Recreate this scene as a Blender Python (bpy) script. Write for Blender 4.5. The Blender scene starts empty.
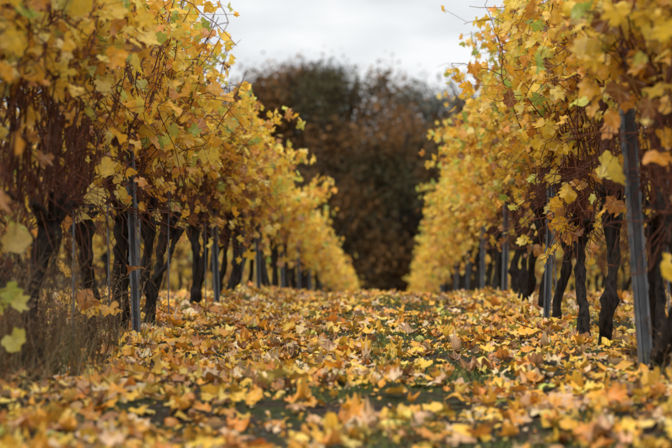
import bpy, math, numpy as np
from mathutils import Vector
rng=np.random.default_rng(7)
F32=np.float32
# ------------------------------------------------ noise / terrain
class VN:
    def __init__(s,seed,n=256):
        s.n=n; s.g=np.random.default_rng(seed).random((n,n))
    def __call__(s,x,y):
        x=np.asarray(x,float); y=np.asarray(y,float)
        xi=np.floor(x).astype(int); yi=np.floor(y).astype(int)
        fx=x-xi; fy=y-yi; fx=fx*fx*(3-2*fx); fy=fy*fy*(3-2*fy)
        n=s.n; a=s.g[xi%n,yi%n]; b=s.g[(xi+1)%n,yi%n]; c=s.g[xi%n,(yi+1)%n]; d=s.g[(xi+1)%n,(yi+1)%n]
        return (a*(1-fx)+b*fx)*(1-fy)+(c*(1-fx)+d*fx)*fy
n1,n2,n3=VN(1),VN(2),VN(3)
def ss(t):
    t=np.clip(t,0,1); return t*t*(3-2*t)
_ty=np.linspace(-200,3000,32001)
_sl=-0.07*ss((_ty-12)/9)-0.025*ss((_ty-30)/40)
_sl=_sl*(1-ss((_ty-120)/50))
_tz=np.cumsum(_sl)*(_ty[1]-_ty[0])
def bz(y): return np.interp(y,_ty,_tz)
XL,XR=-1.54,1.15
def gz(x,y):
    x=np.asarray(x,float); y=np.asarray(y,float)
    w=1-ss((np.abs(x)-8)/10)*0.6
    b=(n1(x*1.3+50,y*1.3+50)-.5)*0.06+(n2(x*4+9,y*4+9)-.5)*0.03+(n3(x*13,y*13)-.5)*0.014
    ridge=0.05*(np.exp(-((x-XL)/.3)**2)+np.exp(-((x-XR)/.3)**2))
    rut=-0.025*(np.exp(-((x+.75)/.2)**2)+np.exp(-((x-.42)/.2)**2))
    far=ss((y-300)/900)*60
    return bz(y)+b*w+ridge+rut+far
# ------------------------------------------------ mesh builder
class B:
    def __init__(s): s.v=[];s.c=[];s.l=[];s.f=[];s.n=0
    def add(s,v,faces,mat,col=(1,1,1),luv=None,smooth=True):
        v=np.asarray(v,F32).reshape(-1,3); N=len(v)
        col=np.asarray(col,F32)
        if col.ndim==1: col=np.tile(col,(N,1))
        if luv is None: luv=np.zeros((N,3),F32)
        s.v.append(v); s.c.append(col); s.l.append(np.asarray(luv,F32).reshape(-1,3))
        for f in faces:
            f=np.asarray(f,np.int32); s.f.append((f+s.n,mat,smooth))
        s.n+=N
    def build(s,name,mats):
        me=bpy.data.meshes.new(name)
        v=np.concatenate(s.v); c=np.concatenate(s.c); l=np.concatenate(s.l)
        me.vertices.add(len(v)); me.vertices.foreach_set('co',v.ravel())
        loops=np.concatenate([f.ravel() for f,_,_ in s.f])
        tot=np.concatenate([np.full(len(f),f.shape[1],np.int32) for f,_,_ in s.f])
        mi=np.concatenate([np.full(len(f),m,np.int32) for f,m,_ in s.f])
        sm=np.concatenate([np.full(len(f),q,bool) for f,_,q in s.f])
        st=np.concatenate([[0],np.cumsum(tot)[:-1]]).astype(np.int32)
        me.loops.add(len(loops)); me.loops.foreach_set('vertex_index',loops.astype(np.int32))
        me.polygons.add(len(tot)); me.polygons.foreach_set('loop_start',st)
        for m in mats: me.materials.append(m)
        me.polygons.foreach_set('material_index',mi); me.polygons.foreach_set('use_smooth',sm)
        me.update(calc_edges=True)
        a=me.attributes.new('Col','FLOAT_COLOR','POINT')
        a.data.foreach_set('color',np.concatenate([c,np.ones((len(c),1),F32)],1).ravel())
        a=me.attributes.new('luv','FLOAT_VECTOR','POINT'); a.data.foreach_set('vector',l.ravel())
        o=bpy.data.objects.new(name,me); bpy.context.scene.collection.objects.link(o); return o
def norm(a): return a/np.maximum(np.linalg.norm(a,axis=-1,keepdims=True),1e-9)
def tubes(b,P,R,S,mat,col=(1,1,1),jit=0.0,cap=True):
    P=np.asarray(P,float); R=np.asarray(R,float)
    if P.ndim==2: P=P[None]; R=R[None]
    N,M,_=P.shape
    T=norm(np.gradient(P,axis=1)); av=np.abs(P[:,-1]-P[:,0])
    ref=np.zeros((N,3)); ref[np.arange(N),np.argmin(av,1)]=1
    A=norm(np.cross(T,ref[:,None,:])); C=np.cross(T,A)
    th=np.arange(S)/S*2*np.pi
    rr=R[:,:,None]*(1+jit*(rng.random((N,M,S))-.5)*2)
    V=P[:,:,None,:]+rr[...,None]*(np.cos(th)[None,None,:,None]*A[:,:,None,:]+np.sin(th)[None,None,:,None]*C[:,:,None,:])
    i=np.arange(M-1)[:,None]; j=np.arange(S)[None,:]; j2=(j+1)%S
    q=np.stack([i*S+j,i*S+j2,(i+1)*S+j2,(i+1)*S+j],-1).reshape(-1,4)
    q=(q[None]+(np.arange(N)*M*S)[:,None,None]).reshape(-1,4)
    fs=[q]
    if cap and S>2:
        e=(np.arange(S)+(M-1)*S)[None]+(np.arange(N)*M*S)[:,None]; fs.append(e)
    cc=np.asarray(col,F32)
    if cc.ndim==2: cc=np.repeat(cc,M*S,0)
    b.add(V,fs,mat,cc)
# ------------------------------------------------ leaves
O_HI=[(0,1),(12,.80),(24,.60),(36,.76),(48,.92),(60,.72),(74,.52),(90,.68),(108,.74),(126,.58),(148,.56),(170,.22)]
O_LO=[(0,1),(26,.6),(48,.9),(76,.52),(104,.74),(150,.52)]
def outline(o):
    t=[a for a,_ in o]+[360-a for a,_ in o[:0:-1]]; r=[a for _,a in o]+[a for _,a in o[:0:-1]]
    return np.radians(t),np.array(r)
def leaves(b,pos,tip,nrm,size,col,mat,hi=2,curl=.25,fold=.15,rip=.12):
    N=len(pos)
    if N==0: return
    th,R=outline(O_HI if hi>0 else O_LO); K=len(th)
    tip=norm(tip); s=norm(np.cross(tip,nrm)); n=np.cross(s,tip)
    Rj=R[None]**(.45+.7*rng.random((N,1)))*(1+(rng.random((N,K))-.5)*.2)
    asp=(.8+.35*rng.random(N))[:,None]
    ph=rng.random(N)[:,None]*6.28; ph2=rng.random(N)[:,None]*6.28
    cu=(rng.normal(0,1,N)*curl)[:,None]; fo=(rng.normal(.3,1,N)*fold)[:,None]; rp=(np.abs(rng.normal(0,1,N))*rip)[:,None]
    rings=[.55,1.] if hi==2 else [1.]
    X=[np.zeros((N,1))];Y=[np.zeros((N,1))];Z=[np.zeros((N,1))]
    for f in rings:
        x=f*Rj*np.sin(th)*asp; y=f*Rj*np.cos(th)
        z=cu*(x*x+y*y)+fo*np.abs(x)+rp*np.sin(3*th+ph)*f*f+rp*.7*np.sin(5*th+ph2)*f*f-.25*np.abs(cu)*y*np.abs(y)
        k=1-np.minimum(.35*np.abs(cu),.5)*f
        X.append(x*k);Y.append(y*k);Z.append(z)
    X=np.concatenate(X,1);Y=np.concatenate(Y,1);Z=np.concatenate(Z,1)
    sz=size[:,None,None]
    V=pos[:,None,:]+sz*(X[...,None]*s[:,None,:]+Y[...,None]*tip[:,None,:]+Z[...,None]*n[:,None,:])
    M=V.shape[1]; off=(np.arange(N)*M)[:,None,None]
    k=np.arange(K); k2=(k+1)%K
    tri=np.stack([np.zeros(K,int),1+k,1+k2],-1)
    fs=[(tri[None]+off).reshape(-1,3)]
    if hi==2:
        q=np.stack([1+k,1+K+k,1+K+k2,1+k2],-1); fs.append((q[None]+off).reshape(-1,4))
    cc=np.repeat(np.asarray(col,F32),M,0)
    luv=np.stack([X,Y,np.broadcast_to(rng.random(N)[:,None]*50,X.shape)],-1)
    b.add(V,fs,mat,cc,luv,smooth=True)
PAL=np.array([[.93,.57,.030],[.93,.65,.075],[.89,.45,.02],[.76,.32,.025],[.64,.62,.08],[.38,.48,.06],[.28,.10,.03],[.88,.68,.20],[.52,.21,.04]])
def vinecol(N,h=None,green=.10):
    p=np.array([.33,.24,.20,.09,green*.6,green*.35,.04,.06,.05]);p/=p.sum()
    c=PAL[rng.choice(len(PAL),N,p=p)]
    if h is not None:
        g=(rng.random(N)<green*2.0*ss((h-1.4)/.6)); c=c.copy(); c[g]=PAL[rng.choice([4,4,5],g.sum())]
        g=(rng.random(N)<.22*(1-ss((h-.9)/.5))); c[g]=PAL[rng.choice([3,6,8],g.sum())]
    return np.clip(c*(.80+.34*rng.random((N,1)))*(1+.10*(rng.random((N,3))-.5)),0,.95)
GP=np.array([[.93,.55,.05],[.93,.64,.14],[.92,.43,.035],[.76,.28,.035],[.88,.64,.38],[.74,.46,.25],[.36,.15,.06],[.20,.09,.045],[.55,.55,.10],[.66,.33,.15]])
def groundcol(N):
    c=GP[rng.choice(len(GP),N,p=[.20,.12,.19,.14,.10,.07,.07,.04,.02,.05])]
    return np.clip(c*(.70+.44*rng.random((N,1)))*(1+.12*(rng.random((N,3))-.5)),0,.95)
# ------------------------------------------------ materials
def nm(name):
    m=bpy.data.materials.new(name); m.use_nodes=True; nt=m.node_tree; nt.nodes.clear(); return m,nt
def N_(nt,t,**k):
    n=nt.nodes.new(t)
    for a,v in k.items(): setattr(n,a,v)
    return n
def math_(nt,op,a,b=None,clamp=False):
    n=N_(nt,'ShaderNodeMath',operation=op,use_clamp=clamp)
    for i,x in enumerate((a,b)):
        if x is None: continue
        if isinstance(x,(int,float)): n.inputs[i].default_value=x
        else: nt.links.new(x,n.inputs[i])
    return n.outputs[0]
def mix(nt,fac,a,b,mode='MIX'):
    n=N_(nt,'ShaderNodeMix',data_type='RGBA',blend_type=mode)
    for idx,x in ((0,fac),(6,a),(7,b)):
        if isinstance(x,(int,float)): n.inputs[idx].default_value=x
        elif isinstance(x,tuple): n.inputs[idx].default_value=(*x,1)
        else: nt.links.new(x,n.inputs[idx])
    return n.outputs[2]
def leafmat(name,edge=.5,trans=.3,veins=True,gloss=.05):
    m,nt=nm(name); L=nt.links.new
    c=N_(nt,'ShaderNodeAttribute',attribute_name='Col').outputs['Color']
    if veins:
        lu=N_(nt,'ShaderNodeAttribute',attribute_name='luv').outputs['Vector']
        sp=N_(nt,'ShaderNodeSeparateXYZ'); L(lu,sp.inputs[0])
        nz=N_(nt,'ShaderNodeTexNoise'); nz.inputs['Scale'].default_value=3.6; nz.inputs['Detail'].default_value=3; nz.inputs['Roughness'].default_value=.7; L(lu,nz.inputs['Vector'])
        r2=math_(nt,'ADD',math_(nt,'MULTIPLY',sp.outputs[0],sp.outputs[0]),math_(nt,'MULTIPLY',sp.outputs[1],sp.outputs[1]))
        r=math_(nt,'SQRT',r2)
        e=math_(nt,'ADD',r,math_(nt,'MULTIPLY',math_(nt,'SUBTRACT',nz.outputs['Fac'],.5),1.9))
        mr=N_(nt,'ShaderNodeMapRange'); L(e,mr.inputs[0]); mr.inputs[1].default_value=.80; mr.inputs[2].default_value=1.15; mr.inputs[4].default_value=edge
        c=mix(nt,mr.outputs[0],c,(.30,.10,.025))
        a=math_(nt,'ABSOLUTE',math_(nt,'ARCTAN2',sp.outputs[0],sp.outputs[1]))
        pp=math_(nt,'PINGPONG',a,.45); d=math_(nt,'MULTIPLY',pp,r)
        mv=N_(nt,'ShaderNodeMapRange'); L(d,mv.inputs[0]); mv.inputs[1].default_value=.015; mv.inputs[2].default_value=.05; mv.inputs[3].default_value=.4; mv.inputs[4].default_value=0
        c=mix(nt,mv.outputs[0],c,(.80,.62,.22))
        mb=N_(nt,'ShaderNodeMapRange'); L(nz.outputs['Fac'],mb.inputs[0]); mb.inputs[1].default_value=.3; mb.inputs[2].default_value=.7; mb.inputs[3].default_value=1.1; mb.inputs[4].default_value=.76
        vm=N_(nt,'ShaderNodeVectorMath',operation='SCALE'); L(c,vm.inputs[0]); L(mb.outputs[0],vm.inputs['Scale']); c=vm.outputs[0]
    p=N_(nt,'ShaderNodeBsdfDiffuse'); L(c,p.inputs[0]); out=p.outputs[0]
    t=N_(nt,'ShaderNodeBsdfTranslucent'); L(c,t.inputs[0])
    ms=N_(nt,'ShaderNodeMixShader'); ms.inputs[0].default_value=trans; L(out,ms.inputs[1]); L(t.outputs[0],ms.inputs[2]); out=ms.outputs[0]
    if veins:
        gl=N_(nt,'ShaderNodeBsdfGlossy'); gl.inputs['Roughness'].default_value=.42; gl.inputs[0].default_value=(1,1,1,1)
        m2=N_(nt,'ShaderNodeMixShader'); m2.inputs[0].default_value=gloss; L(out,m2.inputs[1]); L(gl.outputs[0],m2.inputs[2]); out=m2.outputs[0]
    o=N_(nt,'ShaderNodeOutputMaterial'); L(out,o.inputs[0]); return m
def noisemat(name,c1,c2,scale=20,stretch=(1,1,1),rough=.85,bump=.6,dist=.01,metal=0,usecol=False,lo=.35,hi=.65,spec=.2):
    m,nt=nm(name); L=nt.links.new
    g=N_(nt,'ShaderNodeNewGeometry'); mp=N_(nt,'ShaderNodeMapping'); mp.inputs['Scale'].default_value=stretch; L(g.outputs['Position'],mp.inputs[0])
    nz=N_(nt,'ShaderNodeTexNoise'); nz.inputs['Scale'].default_value=scale; nz.inputs['Detail'].default_value=4; nz.inputs['Roughness'].default_value=.65; L(mp.outputs[0],nz.inputs['Vector'])
    mr=N_(nt,'ShaderNodeMapRange'); L(nz.outputs['Fac'],mr.inputs[0]); mr.inputs[1].default_value=lo; mr.inputs[2].default_value=hi
    c=mix(nt,mr.outputs[0],c1,c2)
    if usecol:
        c=mix(nt,1.0,c,N_(nt,'ShaderNodeAttribute',attribute_name='Col').outputs['Color'],'MULTIPLY')
    p=N_(nt,'ShaderNodeBsdfPrincipled'); p.inputs['Roughness'].default_value=rough; p.inputs['Metallic'].default_value=metal; L(c,p.inputs['Base Color'])
    p.inputs['Specular IOR Level'].default_value=spec
    if bump>0:
        bp=N_(nt,'ShaderNodeBump'); bp.inputs['Strength'].default_value=bump; bp.inputs['Distance'].default_value=dist; L(nz.outputs['Fac'],bp.inputs['Height']); L(bp.outputs[0],p.inputs['Normal'])
    o=N_(nt,'ShaderNodeOutputMaterial'); L(p.outputs[0],o.inputs[0]); return m
M_leaf=leafmat('vine_leaf',.42,.46,gloss=.035)
M_fall=leafmat('fallen_leaf',.6,.14,gloss=.035)
M_tleaf=leafmat('tree_leaf',.0,.2,veins=False)
M_bark=noisemat('vine_bark',(.006,.005,.004),(.042,.033,.027),45,(1,1,.22),.95,.9,.012,spec=.1)
M_cane=noisemat('vine_cane',(.085,.024,.012),(.17,.058,.028),30,(1,1,.4),.65,0,.003,usecol=True)
M_steel=noisemat('galvanised_steel',(.085,.095,.11),(.19,.205,.23),14,(1,1,.5),.55,.15,.002,metal=.4,spec=.3)
M_wire=noisemat('wire_steel',(.10,.10,.11),(.17,.17,.18),30,rough=.5,bump=0,metal=.7)
M_tbark=noisemat('tree_bark',(.018,.015,.012),(.045,.037,.029),3,(1,1,.3),.9,0,.05)
M_grass=noisemat('grass_blade',(1,1,1),(.7,.7,.7),8,rough=.6,bump=0,usecol=True)
M_straw=noisemat('dry_stem',(1,1,1),(.6,.6,.6),20,rough=.8,bump=0,usecol=True)
def groundmat():
    m,nt=nm('soil_and_moss'); L=nt.links.new
    pos=N_(nt,'ShaderNodeNewGeometry').outputs['Position']
    def noise(s,d=4,r=.6):
        n=N_(nt,'ShaderNodeTexNoise'); n.inputs['Scale'].default_value=s; n.inputs['Detail'].default_value=d; n.inputs['Roughness'].default_value=r; L(pos,n.inputs['Vector']); return n.outputs['Fac']
    def mr(x,a,b,c=0,d=1):
        n=N_(nt,'ShaderNodeMapRange'); L(x,n.inputs[0])
        for i,v in enumerate((a,b,c,d)): n.inputs[i+1].default_value=v
        return n.outputs[0]
    fine=noise(34,6,.75); mid=noise(3.2,5,.7); c=mix(nt,mr(fine,.38,.62),(.020,.013,.009),(.12,.082,.056))
    moss=mix(nt,mr(fine,.38,.62),(.018,.028,.008),(.11,.13,.03))
    c=mix(nt,mr(mid,.46,.54,0,.85),c,moss)
    vor=N_(nt,'ShaderNodeTexVoronoi'); vor.inputs['Scale'].default_value=24; L(pos,vor.inputs['Vector'])
    st=math_(nt,'MULTIPLY',mr(vor.outputs['Distance'],.30,.24),mr(noise(1.3,3),.47,.57))
    c=mix(nt,st,c,(.24,.22,.20))
    sp=N_(nt,'ShaderNodeSeparateXYZ'); L(pos,sp.inputs[0])
    far=mr(sp.outputs[1],22,45)
    leafy=mix(nt,mr(noise(6,5,.7),.4,.6),(.10,.075,.03),(.36,.22,.06))
    c=mix(nt,far,c,leafy)
    c=mix(nt,mr(sp.outputs[1],95,115),c,mix(nt,mr(noise(.05),.4,.6),(.04,.06,.02),(.07,.075,.03)))
    p=N_(nt,'ShaderNodeBsdfPrincipled'); p.inputs['Roughness'].default_value=.95; p.inputs['Specular IOR Level'].default_value=.15; L(c,p.inputs['Base Color'])
    bp=N_(nt,'ShaderNodeBump'); bp.inputs['Strength'].default_value=1; bp.inputs['Distance'].default_value=.03; L(math_(nt,'ADD',fine,math_(nt,'MULTIPLY',st,.3)),bp.inputs['Height']); L(bp.outputs[0],p.inputs['Normal'])
    o=N_(nt,'ShaderNodeOutputMaterial'); L(p.outputs[0],o.inputs[0]); return m
M_ground=groundmat()
def axis(a0,a1,step,lo,hi,g=1.18):
    c=list(np.arange(a0,a1+1e-6,step)); s=step;x=c[-1]
    while x<hi: s*=g;x+=s;c.append(x)
    s=step;x=c[0];pre=[]
    while x>lo: s*=g;x-=s;pre.append(x)
    return np.array(pre[::-1]+c)
gx=axis(-4.5,4,.05,-2500,2500); gy=axis(3,21,.05,-60,2600,1.12)
X,Y=np.meshgrid(gx,gy,indexing='ij'); Z=gz(X,Y)
b=B(); i=np.arange(len(gx)-1)[:,None]; j=np.arange(len(gy)-1)[None]; W=len(gy)
b.add(np.stack([X,Y,Z],-1),[np.stack([i*W+j,(i+1)*W+j,(i+1)*W+j+1,i*W+j+1],-1).reshape(-1,4)],0)
b.build('ground',[M_ground])
# ------------------------------------------------ vines
VM=[M_bark,M_cane,M_leaf]
def vine(b,x0,y0,H,lod,dens=1.0,low=.0,canes=1.0,dull=1.0):
    g=float(gz(x0,y0))
    M=18 if lod>1 else 7; S=10 if lod>1 else 6
    hz=.64+rng.normal(0,.05)
    lean=rng.normal(0,.24); leanx=rng.normal(0,.09)
    t=np.linspace(0,1,M)
    ntr=2 if (lod>0 and rng.random()<.4) else 1
    for q in range(ntr):
        w1=rng.normal(0,.022,2); w2=rng.normal(0,.010,2); p0=rng.random(2)*6.28; rw=rng.normal(0,1,(2,M)).cumsum(1)*.004
        rw=rw-rw[:,-1:]
        P=np.stack([x0+leanx*(1-t)+w1[0]*np.sin(t*4+p0[0])+w2[0]*np.sin(t*11+p0[1])+rw[0]+(q*.03)+q*rng.normal(0,.08)*(1-t),
                    y0+lean*(1-t)**1.2+w1[1]*np.sin(t*4.5+p0[1])+w2[1]*np.sin(t*12)+rw[1]+(q*rng.normal(0,.28)*(1-t)),
                    g-.06+(hz+.06)*t],-1)
        r0=(.024+.011*rng.random())*(1 if q==0 else .7)
        kn=np.zeros(M)
        for _ in range(3): kn+=.4*rng.random()*np.exp(-((t-rng.random())/.05)**2)
        R=r0*(1.25-.45*t+1.0*np.exp(-((t-1)/.14)**2)+.45*np.exp(-(t/.08)**2)+kn)*(1+rng.normal(0,.10,M))
        tubes(b,P,R,S,0,jit=.22)
        if q==0: P0=P
    hd=P0[-1]
    arms=[]
    for sgn in (-1,1):
        L=.5+.12*rng.random(); tt=np.linspace(0,1,8)
        A=np.stack([hd[0]+(x0-hd[0])*tt+rng.normal(0,.012,8),hd[1]+sgn*L*tt,(hz-.02)+.13*np.sin(tt*2.2)+rng.normal(0,.008,8)+bz(hd[1]+sgn*L*tt)],-1)
        A[0]=hd-np.array([0,0,.03]); A[1:,2]+=g-bz(y0)
        tubes(b,A,np.linspace(.026,.009,8)*(1+rng.normal(0,.1,8)),8 if lod>1 else 5,0,jit=.12)
        arms.append(A)
    if lod>1:
        K=11; a=rng.random(K)*6.28; d=np.stack([np.cos(a)*.08,np.sin(a)*.18,.02+.16*rng.random(K)],-1)
        tt=np.linspace(0,1,4)[None,:,None]
        tubes(b,hd[None,None]+d[:,None]*tt+rng.normal(0,.008,(K,4,3)),np.tile(np.linspace(.022,.009,4),(K,1)),7,0,jit=.2)
    NC=int({2:36,1:18,0:8}[lod]*canes); MC=12 if lod>1 else 7
    u=rng.random(NC); side=rng.integers(0,2,NC)
    st=np.stack([np.stack([np.interp(u[k],np.linspace(0,1,8),arms[side[k]][:,c]) for c in range(3)]) for k in range(NC)])
    top=g+H*(.58+.42*rng.random(NC)); t=np.linspace(0,1,MC)[None]
    dx=rng.normal(0,.17,NC)[:,None]; dy=rng.normal(0,.30,NC)[:,None]
    ph=rng.random((NC,4))*6.28; am=rng.normal(0,.055,(NC,2))
    CX=st[:,:1]+dx*t**1.3+am[:,:1]*np.sin(t*6+ph[:,:1])*t**.5+.012*np.sin(t*19+ph[:,2:3])
    CY=st[:,1:2]+dy*t+am[:,1:2]*np.sin(t*5+ph[:,1:2])*t**.5+.012*np.sin(t*17+ph[:,3:4])
    CZ=st[:,2:3]+(top[:,None]-st[:,2:3])*t
    C=np.stack([CX,CY,CZ],-1)
    rr=(.0048 if lod>1 else .006)*(.75+.6*rng.random(NC))[:,None]*(1.1-.6*t)
    cv=(.45+.95*rng.random((NC,1)))*np.where(rng.random((NC,1))<.35,np.array([[.8,1.0,1.05]]),np.array([[1,1,1]]))
    tubes(b,C,rr,5 if lod>1 else 3,1,cv,cap=False)
    flat=C.reshape(-1,3)
    if lod>0:
        NT=int((180 if lod>1 else 30)*canes); MT=7
        s=flat[rng.integers(0,len(flat),NT)]; a=rng.random(NT)*6.28; ln=.12+.42*rng.random(NT)**1.5
        d=norm(np.stack([np.cos(a)*.7,np.sin(a),rng.normal(0,.75,NT)],-1))*ln[:,None]
        t6=np.linspace(0,1,MT)[None,:,None]
        P=s[:,None]+d[:,None]*t6+rng.normal(0,.016,(NT,MT,3))*np.sqrt(t6)-np.array([0,0,1])*(t6**2)*.16*rng.random((NT,1,1))
        P[:,:,2]=np.maximum(P[:,:,2],g+.46)
        tubes(b,P,np.tile(np.linspace(.0034,.0016,MT),(NT,1)),3 if lod<2 else 4,1,(.4+.85*rng.random((NT,1)))*np.ones((NT,3)),cap=False)
        flat=np.concatenate([flat,P[:,2:].reshape(-1,3)])
    NL=int({2:610,1:470,0:180}[lod]*dens*(H-.8)/1.25)
    c=flat[rng.integers(0,len(flat),NL*4)]
    h=c[:,2]-g
    w=.06+.94*ss((h-(.95-low))/.65); w*=.16+1.6*ss((n1(c[:,1]*3.1+x0*17,h*3.1+5)-.25)/.42)
    w*=1-.6*ss((h-H*.95)/.12)
    c=c[rng.random(len(c))<w*.75][:NL]; N=len(c); h=c[:,2]-g
    sc=1.0 if lod>0 else 1.35
    off=rng.normal(0,1,(N,3))*np.array([.09,.08,.05]); off[:,2]-=.02
    pos=c+off
    if lod>1:
        tp=np.linspace(0,1,3)[None,:,None]
        P=c[:,None]*(1-tp)+pos[:,None]*tp; tubes(b,P,np.full((N,3),.0014),3,1,(1.2,1.,.9),cap=False)
    a=rng.random(N)*6.28
    tip=np.stack([np.cos(a)*.7+np.sign(off[:,0])*.3,np.sin(a)*.7,-.75+.7*rng.normal(0,.6,N)],-1)
    nr=np.stack([np.sign(off[:,0])*.8+rng.normal(0,.6,N),rng.normal(-.1,.7,N),.45+rng.normal(0,.5,N)],-1)
    size=sc*(.032+.044*rng.random(N)**.85)
    leaves(b,pos,tip,nr,size,vinecol(N,h)*dull,2,{2:2,1:1,0:0}[lod],curl=.34,fold=.28,rip=.13)
def HL(y): return float(np.interp(y,[8,10,12,14,20,40],[2.3,2.20,2.00,1.84,1.78,1.84]))
def HR(y): return 2.42
for (x0,HF) in ((XL,HL),(XR,HR)):
    y=1.6+(.35 if x0>0 else 0)
    while y<21:
        b=B(); f=float(np.interp(y,[5,7.5,10,14,20],[.55,.68,1.05,1.25,1.3])); lw=float(np.interp(y,[7,13,20],[-.10,.12,.28]))
        lod=2 if 3.5<y<15.5 else 1
        vine(b,x0+rng.normal(0,.03),y,HF(y)*(1+rng.normal(0,.025)),lod,f,lw,float(np.interp(y,[8,14],[1.3,1.])))
        b.build('grapevine',VM); y+=1.06
    b=B()
    while y<92:
        vine(b,x0+rng.normal(0,.04),y,HF(y)*(1+rng.normal(0,.03)),1 if y<34 else 0,1.3,.3); y+=1.2
    b.build('grapevine_row',VM)
for k,x0 in enumerate((XL-2.65,XR+2.65,XL-5.3,XR+5.3)):
    b=B(); y=2.4+rng.random()
    while y<60:
        vine(b,x0+rng.normal(0,.04),y,2.1*(1+rng.normal(0,.03)),(1 if y<30 and k<2 else 0),.6,-.15,1.4,.7); y+=1.15
    b.build('grapevine_row',VM)
# ------------------------------------------------ trellis
def post(x,y,h,lean=(0,0),rot=0.,w=.05):
    b=B(); d=.036; tk=.0035
    prof=[(-w/2,0),(w/2,0),(w/2,d),(w/2-.011,d),(w/2-.011,d-tk),(w/2-tk,d-tk),(w/2-tk,tk),(.006,tk),(.004,.009),(-.004,.009),(-.006,tk),(-w/2+tk,tk),(-w/2+tk,d-tk),(-w/2+.011,d-tk),(-w/2+.011,d),(-w/2,d)]
    pr=np.array(prof)*np.array([1,-1]); S=len(pr); zz=np.array([-.3,0,.4,.8,1.2,1.6,h])
    zz=zz[zz<=h]
    g=float(gz(x,y)); V=[]
    cr,sr=math.cos(rot),math.sin(rot)
    for z in zz:
        for p in pr: V.append((x+lean[0]*z+p[0]*cr-p[1]*sr, y+lean[1]*z+p[0]*sr+p[1]*cr, g+z))
    i=np.arange(len(zz)-1)[:,None]; j=np.arange(S)[None]; j2=(j+1)%S
    fs=[np.stack([i*S+j,i*S+j2,(i+1)*S+j2,(i+1)*S+j],-1).reshape(-1,4),np.array([np.arange(S)+(len(zz)-1)*S])]
    b.add(V,fs,0,smooth=False)
    for z in np.arange(.35,h-.05,.1):
        for sg in (-1,1):
            cx=sg*(w/2+.004); cy=-.018; q=[]
            for (a,c,e) in ((-.004,-.006,0),(.004,-.006,0),(.004,.006,.012),(-.004,.006,.012)):
                px,py=cx+a,cy+c; q.append((x+lean[0]*z+px*cr-py*sr,y+lean[1]*z+px*sr+py*cr,g+z+e))
            for (a,c,e) in ((-.004,-.006,.022),(.004,-.006,.022),(.004,.006,.03),(-.004,.006,.03)):
                px,py=cx+a,cy+c; q.append((x+lean[0]*z+px*cr-py*sr,y+lean[1]*z+px*sr+py*cr,g+z+e))
            b.add(q,[np.array([[0,1,2,3],[7,6,5,4],[0,4,5,1],[1,5,6,2],[2,6,7,3],[3,7,4,0]])],0,smooth=False)
    return b.build('metal_trellis_post',[M_steel])
post(1.10,6.95,1.75,(-.07,.03),.2,.058)
for y in (10.9,14.8,18.7,22.6,26.5,30.4,34.3): post(XR-.10+rng.normal(0,.01),y,1.8,(.03+rng.normal(0,.008),rng.normal(0,.01)),rng.normal(.1,.15),.048)
for y in (8.95,12.95,16.85,20.75,24.65,28.5,32.5): post(XL+.10+rng.normal(0,.01),y,1.5,(-.03+rng.normal(0,.008),rng.normal(0,.01)),rng.normal(.05,.1),.046)
b=B()
for x0 in (XL,XR):
    for y in np.arange(4.3,20,1.06):
        if rng.random()<.5:
            g=float(gz(x0,y)); t=np.linspace(0,1,3)[:,None]
            p0=np.array([x0+rng.normal(0,.03),y+.08,g-.1]); p1=p0+np.array([rng.normal(0,.03),rng.normal(0,.04),1.2])
            tubes(b,p0*(1-t)+p1*t,np.full(3,.005),6,0)
b.build('planting_stakes',[M_steel])
for x0,zs in ((XL,(.76,1.15,1.5)),(XR,(.76,1.2,1.6,1.95)),(XL-2.65,(.76,1.4,1.8)),(XR+2.65,(.76,1.4,1.8))):
    b=B(); yy=np.arange(1,80,1.0)
    for z in zs: tubes(b,np.stack([x0+.03+0*yy,yy,bz(yy)+z+.03],-1),np.full(len(yy),.0016),4,0)
    b.build('trellis_wire',[M_wire])
# ------------------------------------------------ fallen leaves
b=B()
def fall(N,x0,x1,y0,y1,hi,size=1.,zup=.018,smin=.030,sr=.042,curl=.42,base=.36,cr=.50):
    x=x0+(x1-x0)*rng.random(N); y=y0+(y1-y0)*rng.random(N)
    w=base+.9*ss((n2(x*1.9+30,y*1.1+30)-.3)/.4)
    cen=np.exp(-((x-.10)/.36)**2); w*=1-cr*cen
    w*=1+.7*np.exp(-((x-XL-.40)/.35)**2)+.6*np.exp(-((x-XR+.35)/.3)**2)
    k=rng.random(N)<w; x,y=x[k],y[k]; N=len(x)
    z=gz(x,y)+.006+zup*rng.random(N)**1.5
    a=rng.random(N)*6.28; tl=rng.normal(0,.25,N)
    tip=np.stack([np.cos(a),np.sin(a),tl],-1)
    nr=np.stack([rng.normal(0,.30,N),rng.normal(0,.30,N),np.ones(N)],-1); nr[rng.random(N)<.45]*=-1
    s=size*(smin+sr*rng.random(N))
    z=z+np.abs(tl)*s*.5
    leaves(b,np.stack([x,y,z],-1),tip,nr,s,groundcol(N),0,hi,curl=curl,fold=.28,rip=.17)
fall(11500,-3.2,2.8,3.6,11,2)
fall(10500,-3.4,3.0,11,19,1)
fall(8000,-5,4.6,19,30,0,1.1)
fall(4500,-7,-3.2,5,24,0,1.1); fall(4500,2.8,7,5,24,0,1.1)
fall(20000,-2.2,1.8,4,15,0,1,.004,.006,.013,.6,.5,.5)
b.build('fallen_leaves',[M_fall])
b=B(); N=130; x=rng.uniform(-1.7,1.3,N); y=rng.uniform(4.5,17,N); a=rng.random(N)*6.28; ln=rng.uniform(.06,.28,N)
t=np.linspace(0,1,6)[None]
PX=x[:,None]+np.cos(a)[:,None]*ln[:,None]*t+rng.normal(0,.006,(N,6)); PY=y[:,None]+np.sin(a)[:,None]*ln[:,None]*t+rng.normal(0,.006,(N,6))
PZ=gz(PX,PY)+.02+t*rng.uniform(0,.07,(N,1))
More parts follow.
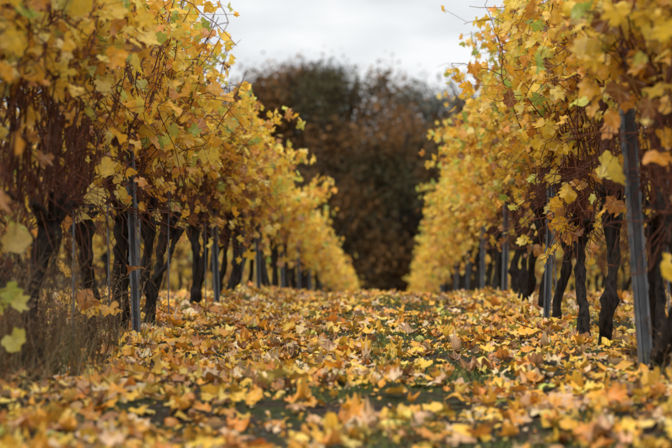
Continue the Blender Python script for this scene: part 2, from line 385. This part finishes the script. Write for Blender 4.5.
tubes(b,np.stack([PX,PY,PZ],-1),np.tile(np.linspace(.005,.002,6),(N,1)),5,0)
b.build('fallen_twigs',[noisemat('twig_bark',(.03,.018,.012),(.09,.05,.03),40,bump=0)])
# ------------------------------------------------ grass
def blades(b,x,y,h,wd,cols,spread=.5,mat=0):
    N=len(x); a=rng.random(N)*6.28; be=rng.random(N)*spread
    g=gz(x,y)-.004
    t=np.array([0,.35,.7,1.])[None]
    cx=x[:,None]+np.cos(a)[:,None]*(be*h)[:,None]*t**1.8; cy=y[:,None]+np.sin(a)[:,None]*(be*h)[:,None]*t**1.8
    cz=g[:,None]+h[:,None]*(t-.25*be[:,None]*t*t)
    c=rng.random(N)*3.14; wx=np.cos(c)[:,None]*wd[:,None]*(1-t**2*.92)*.5; wy=np.sin(c)[:,None]*wd[:,None]*(1-t**2*.92)*.5
    Lf=np.stack([cx-wx,cy-wy,cz],-1); Rt=np.stack([cx+wx,cy+wy,cz],-1)
    V=np.stack([Lf,Rt],2).reshape(N,8,3)
    q=np.array([[0,1,3,2],[2,3,5,4],[4,5,7,6]]); f=(q[None]+(np.arange(N)*8)[:,None,None]).reshape(-1,4)
    b.add(V,[f],mat,np.repeat(cols,8,0))
b=B()
N=110000; x=rng.uniform(-2.0,1.8,N); y=rng.uniform(4,17.5,N)
w=ss((n3(x*3.3+80,y*2.2+80)-.42)/.2)*(.16+1.0*np.exp(-((x-.08)/.48)**2)+.3*np.exp(-((x-XR)/.3)**2)+.3*np.exp(-((x-XL)/.35)**2))
k=rng.random(N)<w; x,y=x[k],y[k]; N=len(x)
gc=np.array([[.11,.16,.025],[.16,.21,.04],[.07,.10,.018],[.28,.25,.08]])[rng.choice(4,N,p=[.35,.3,.2,.15])]*(.65+.7*rng.random((N,1)))
clump=ss((n1(x*9,y*9)-.35)/.4)
blades(b,x,y,(.015+.06*rng.random(N)**1.4)*(.5+.8*clump),.0025+.0035*rng.random(N),gc,1.2)
b.build('grass',[M_grass])
def weeds(name,cx,cy,sx,sy,N,hmax):
    b=B(); x=rng.normal(cx,sx,N); y=rng.normal(cy,sy,N); a=rng.random(N)*6.28; h=hmax*(.35+.65*rng.random(N)); be=.12+.4*rng.random(N)
    t=np.linspace(0,1,8)[None]
    P=np.stack([x[:,None]+np.cos(a)[:,None]*(be*h)[:,None]*t**1.7+rng.normal(0,.006,(N,8)),y[:,None]+np.sin(a)[:,None]*(be*h)[:,None]*t**1.7+rng.normal(0,.006,(N,8)),gz(x,y)[:,None]-.01+h[:,None]*(t-.3*be[:,None]*t*t)],-1)
    col=np.array([[.20,.12,.065],[.28,.19,.10],[.12,.07,.04]])[rng.choice(3,N)]*(.7+.5*rng.random((N,1)))
    tubes(b,P,np.tile(np.linspace(.0022,.001,8),(N,1)),3,0,col,cap=False)
    K=N*5; idx=rng.integers(0,N,K); ti=rng.integers(3,8,K); s=P[idx,ti]; d=norm(rng.normal(0,1,(K,3))+np.array([0,0,.8]))*rng.uniform(.02,.09,(K,1))
    t4=np.linspace(0,1,3)[None,:,None]; tubes(b,s[:,None]+d[:,None]*t4,np.full((K,3),.0011),3,0,col[idx],cap=False)
    e=s+d; M=len(e); leaves(b,e,rng.normal(0,1,(M,3)),rng.normal(0,1,(M,3)),np.full(M,.008),col[idx]*1.1,0,0)
    n=N*3; blades(b,rng.normal(cx,sx*1.1,n),rng.normal(cy,sy,n),hmax*.5*rng.random(n)+.04,np.full(n,.005),np.array([[.28,.20,.09],[.12,.14,.05],[.33,.24,.12]])[rng.choice(3,n)],1.2)
    b.build(name,[M_straw])
weeds('dry_weeds',-1.62,6.6,.14,.5,300,.66)
weeds('dry_weeds',-1.60,8.1,.10,.35,120,.45)
weeds('dry_weeds',-1.68,9.6,.10,.4,70,.3)
weeds('dry_weeds',1.25,6.2,.10,.5,90,.3)
def shoot(name,x,y,h,n,green):
    b=B(); g=float(gz(x,y)); t=np.linspace(0,1,9)
    P=np.stack([x+.05*np.sin(t*3),y-.03*t,g+h*t],-1); tubes(b,P,np.linspace(.006,.002,9),6,0,(.8,.9,.6))
    idx=rng.integers(4,9,n); a=rng.random(n)*6.28; d=np.stack([np.cos(a),np.sin(a)*.8,.2+0*a],-1)*rng.uniform(.03,.07,(n,1)); e=P[idx]+d
    t4=np.linspace(0,1,3)[None,:,None]; tubes(b,P[idx][:,None]+d[:,None]*t4,np.full((n,3),.0016),4,0,(.8,.9,.5),cap=False)
    c=np.array([[.56,.58,.10],[.70,.62,.10],[.46,.52,.08]])[rng.choice(3,n)] if green else vinecol(n)
    leaves(b,e,d+np.array([0,0,-.05]),np.stack([rng.normal(0,.4,n),-.9+rng.normal(0,.3,n),.4+rng.normal(0,.3,n)],-1),rng.uniform(.055,.075,n),c,1,2)
    b.build(name,[M_cane,M_leaf])
shoot('young_vine_shoot',-1.50,6.0,.38,4,True)
shoot('young_vine_shoot',-1.42,7.7,.30,4,False)
# ------------------------------------------------ trees
def tree(b,x,y,H,R,pal,nl,ls,depth=4,low=.18,seed=0,spread=.55,keep=1.,thick=1.,expo=2.6):
    r=np.random.default_rng(seed); g=float(bz(y)); ends=[]
    ctr=np.array([x,y,g+H*.50]); rad3=np.array([R,R,H*.50])
    def limb(p,d,L,rad,dep):
        M=7; P=[p]; dd=d.copy()
        for i in range(M-1):
            dd=dd+r.normal(0,.18,3)+np.array([0,0,.05]); dd/=np.linalg.norm(dd); P.append(P[-1]+dd*L/(M-1))
        P=np.array(P); rel=(P-ctr)/rad3; q=(np.abs(rel)**expo).sum(1,keepdims=True)**(1/expo); lim=.84+.16*r.random()
        P=np.where(q>lim,ctr+rel/q*lim*rad3,P)
        tubes(b,P,np.linspace(rad,rad*.5,M)*thick,6 if dep>1 else 4,0,cap=False)
        if dep<=1 or (dep==2 and r.random()<.5):
            if r.random()<keep:
                for q in P[2:]: ends.append(q)
        if dep<=0: return
        n=4 if dep>1 else 3
        for i in range(n):
            q=P[r.integers(2,M)] if i else P[-1]
            nd=dd+r.normal(0,.62,3); nd[2]+=.05; nd/=np.linalg.norm(nd)
            limb(q,nd,L*(.55+.2*r.random()),rad*.55,dep-1)
    th=H*low; M=6; t=np.linspace(0,1,M)
    P=np.stack([x+r.normal(0,.1,M)*t,y+0*t,g-.3+(th+.3)*t],-1); rad=H*.03
    tubes(b,P,rad*(1.2-.3*t+.5*np.exp(-(t/.12)**2)),12,0,jit=.06,cap=False)
    nm_=12
    for i in range(nm_):
        a=i/nm_*6.28*5+r.normal(0,.25); el=[-.05,.35,.7,1.05][i%4]+r.normal(0,.1); d=np.array([math.cos(a)*math.cos(el),math.sin(a)*math.cos(el),math.sin(el)])
        L=(R*.66*math.cos(el)+(H-th)*.48*math.sin(abs(el))); limb(P[-1]-np.array([0,0,r.random()*th*.25]),d,L,rad*.5,depth-1)
    limb(P[-1],np.array([0,0,1.]),(H-th)*.5,rad*.6,depth-1)
    ends=np.array(ends)
    E=len(ends)
    k1=VN(seed+50); cl=k1(ends[:,0]*.35+40,ends[:,2]*.45+40); pi=np.clip((cl*1.3-.15)*len(pal)+r.normal(0,.8,E),0,len(pal)-1).astype(int)
    cc=pal[pi]*(.5+.9*r.random((E,1)))*(.7+.6*cl[:,None])
    idx=r.integers(0,E,nl); pos=ends[idx]+r.normal(0,1,(nl,3))*np.array([spread,spread,spread*.75])*(R/9)
    tip=r.normal(0,1,(nl,3)); nr=r.normal(0,1,(nl,3))+np.array([0,0,.8])
    nr=norm(nr); tip=norm(tip); s=norm(np.cross(tip,nr)); tip=np.cross(nr,s); sz=(ls*(.6+.8*r.random(nl)))[:,None]
    V=np.stack([pos-tip*sz,pos+s*sz*.45,pos+tip*sz,pos-s*sz*.45+nr*sz*.2],1)
    f=(np.array([[0,1,2],[0,2,3]])[None]+(np.arange(nl)*4)[:,None,None]).reshape(-1,3)
    b.add(V,[f],1,np.repeat(cc[idx]*(.8+.4*r.random((nl,1))),4,0),None,smooth=False)
rust=np.array([[.095,.088,.045],[.095,.072,.040],[.12,.076,.036],[.13,.078,.034],[.17,.088,.034],[.20,.098,.036]])
hazy_olive=np.array([[.15,.15,.115],[.14,.145,.115],[.17,.155,.115],[.125,.13,.11]])  # lightened and greyed: distance haze is painted into these leaf colours
brown=np.array([[.14,.11,.078],[.125,.108,.078],[.155,.115,.074]])
b=B(); tree(b,-3.2,125,22.3,13,rust,105000,.19,4,.16,5,.62,.7,1.5,3.0); b.build('oak_tree',[M_tbark,M_tleaf])
b=B(); tree(b,-19,134,20,9,brown,22000,.26,4,.2,8,.7); b.build('autumn_tree',[M_tbark,M_tleaf])
b=B(); tree(b,6.5,150,26.5,9.0,hazy_olive,45000,.24,4,.16,9,.8,expo=3.0); b.build('broadleaf_tree',[M_tbark,M_tleaf])
b=B(); r=np.random.default_rng(3)
k=0
for xx in np.arange(-120,125,8.5):
    tree(b,xx+r.normal(0,2),178+r.normal(0,9),r.uniform(25,30),r.uniform(6.5,9),[hazy_olive,brown,hazy_olive][k%3],6000,.5,3,.15,100+k,.9); k+=1
b.build('distant_trees',[M_tbark,M_tleaf])
b=B(); N=30000; x=rng.uniform(-110,110,N); y=rng.uniform(138,172,N); hh=(2.0+4.5*n1(x*.25+7,y*.25))*rng.random(N)**.6
pos=np.stack([x,y,bz(y)+hh],-1); tip=norm(rng.normal(0,1,(N,3))); s=norm(np.cross(tip,rng.normal(0,1,(N,3)))); sz=rng.uniform(.3,.65,(N,1))
V=np.stack([pos-tip*sz,pos+s*sz*.5,pos+tip*sz,pos-s*sz*.5],1); pal=np.concatenate([brown,hazy_olive])
b.add(V,[(np.array([[0,1,2],[0,2,3]])[None]+(np.arange(N)*4)[:,None,None]).reshape(-1,3)],0,np.repeat(pal[rng.integers(0,len(pal),N)]*(.5+.6*rng.random((N,1))),4,0),smooth=False)
b.build('undergrowth',[M_tleaf])
# ------------------------------------------------ light
SE,SA=math.radians(42),math.radians(200)
w=bpy.data.worlds.new("World"); bpy.context.scene.world=w; w.use_nodes=True; nt=w.node_tree; nt.nodes.clear(); L=nt.links.new
sk=N_(nt,'ShaderNodeTexSky',sky_type='NISHITA'); sk.sun_disc=False; sk.sun_elevation=SE; sk.sun_rotation=SA
tc=N_(nt,'ShaderNodeTexCoord'); mp=N_(nt,'ShaderNodeMapping'); mp.inputs['Scale'].default_value=(1,1,2.6); L(tc.outputs['Generated'],mp.inputs[0])
nz=N_(nt,'ShaderNodeTexNoise'); nz.inputs['Scale'].default_value=9; nz.inputs['Detail'].default_value=3; nz.inputs['Roughness'].default_value=.5; L(mp.outputs[0],nz.inputs['Vector'])
mr=N_(nt,'ShaderNodeMapRange'); L(nz.outputs['Fac'],mr.inputs[0]); mr.inputs[1].default_value=.34; mr.inputs[2].default_value=.60
sx=N_(nt,'ShaderNodeSeparateXYZ'); L(tc.outputs['Generated'],sx.inputs[0])
zr=N_(nt,'ShaderNodeMapRange'); L(sx.outputs[2],zr.inputs[0]); zr.inputs[1].default_value=.14; zr.inputs[2].default_value=.8; zr.inputs[3].default_value=1.; zr.inputs[4].default_value=2.3
cl=mix(nt,mr.outputs[0],(6.6,6.8,7.05),(8.9,8.95,9.0))
vs=N_(nt,'ShaderNodeVectorMath',operation='SCALE'); L(cl,vs.inputs[0]); L(zr.outputs[0],vs.inputs['Scale'])
c=mix(nt,.94,sk.outputs[0],vs.outputs[0])
bg=N_(nt,'ShaderNodeBackground'); bg.inputs[1].default_value=.110; L(c,bg.inputs[0])
o=N_(nt,'ShaderNodeOutputWorld'); L(bg.outputs[0],o.inputs[0])
sd=bpy.data.lights.new('sun','SUN'); sd.energy=1.5; sd.angle=math.radians(18); sd.color=(1,.93,.82)
so=bpy.data.objects.new('sun',sd); bpy.context.scene.collection.objects.link(so)
dirv=Vector((math.sin(SA)*math.cos(SE),math.cos(SA)*math.cos(SE),math.sin(SE)))
so.rotation_euler=dirv.to_track_quat('Z','Y').to_euler()
# ------------------------------------------------ camera
cd=bpy.data.cameras.new('camera'); cam=bpy.data.objects.new('camera',cd); bpy.context.scene.collection.objects.link(cam)
cd.lens=85; cd.sensor_width=36; cd.clip_start=.1; cd.clip_end=5000
cam.location=(0,0,.69+float(gz(0.,8.)) )
cam.rotation_euler=(math.radians(90),0,math.atan(56/1587))
cd.dof.use_dof=True; cd.dof.focus_distance=9.2; cd.dof.aperture_fstop=2.3; cd.dof.aperture_blades=9
sc=bpy.context.scene; sc.camera=cam
sc.view_settings.view_transform='Standard'; sc.view_settings.look='None'; sc.view_settings.exposure=0
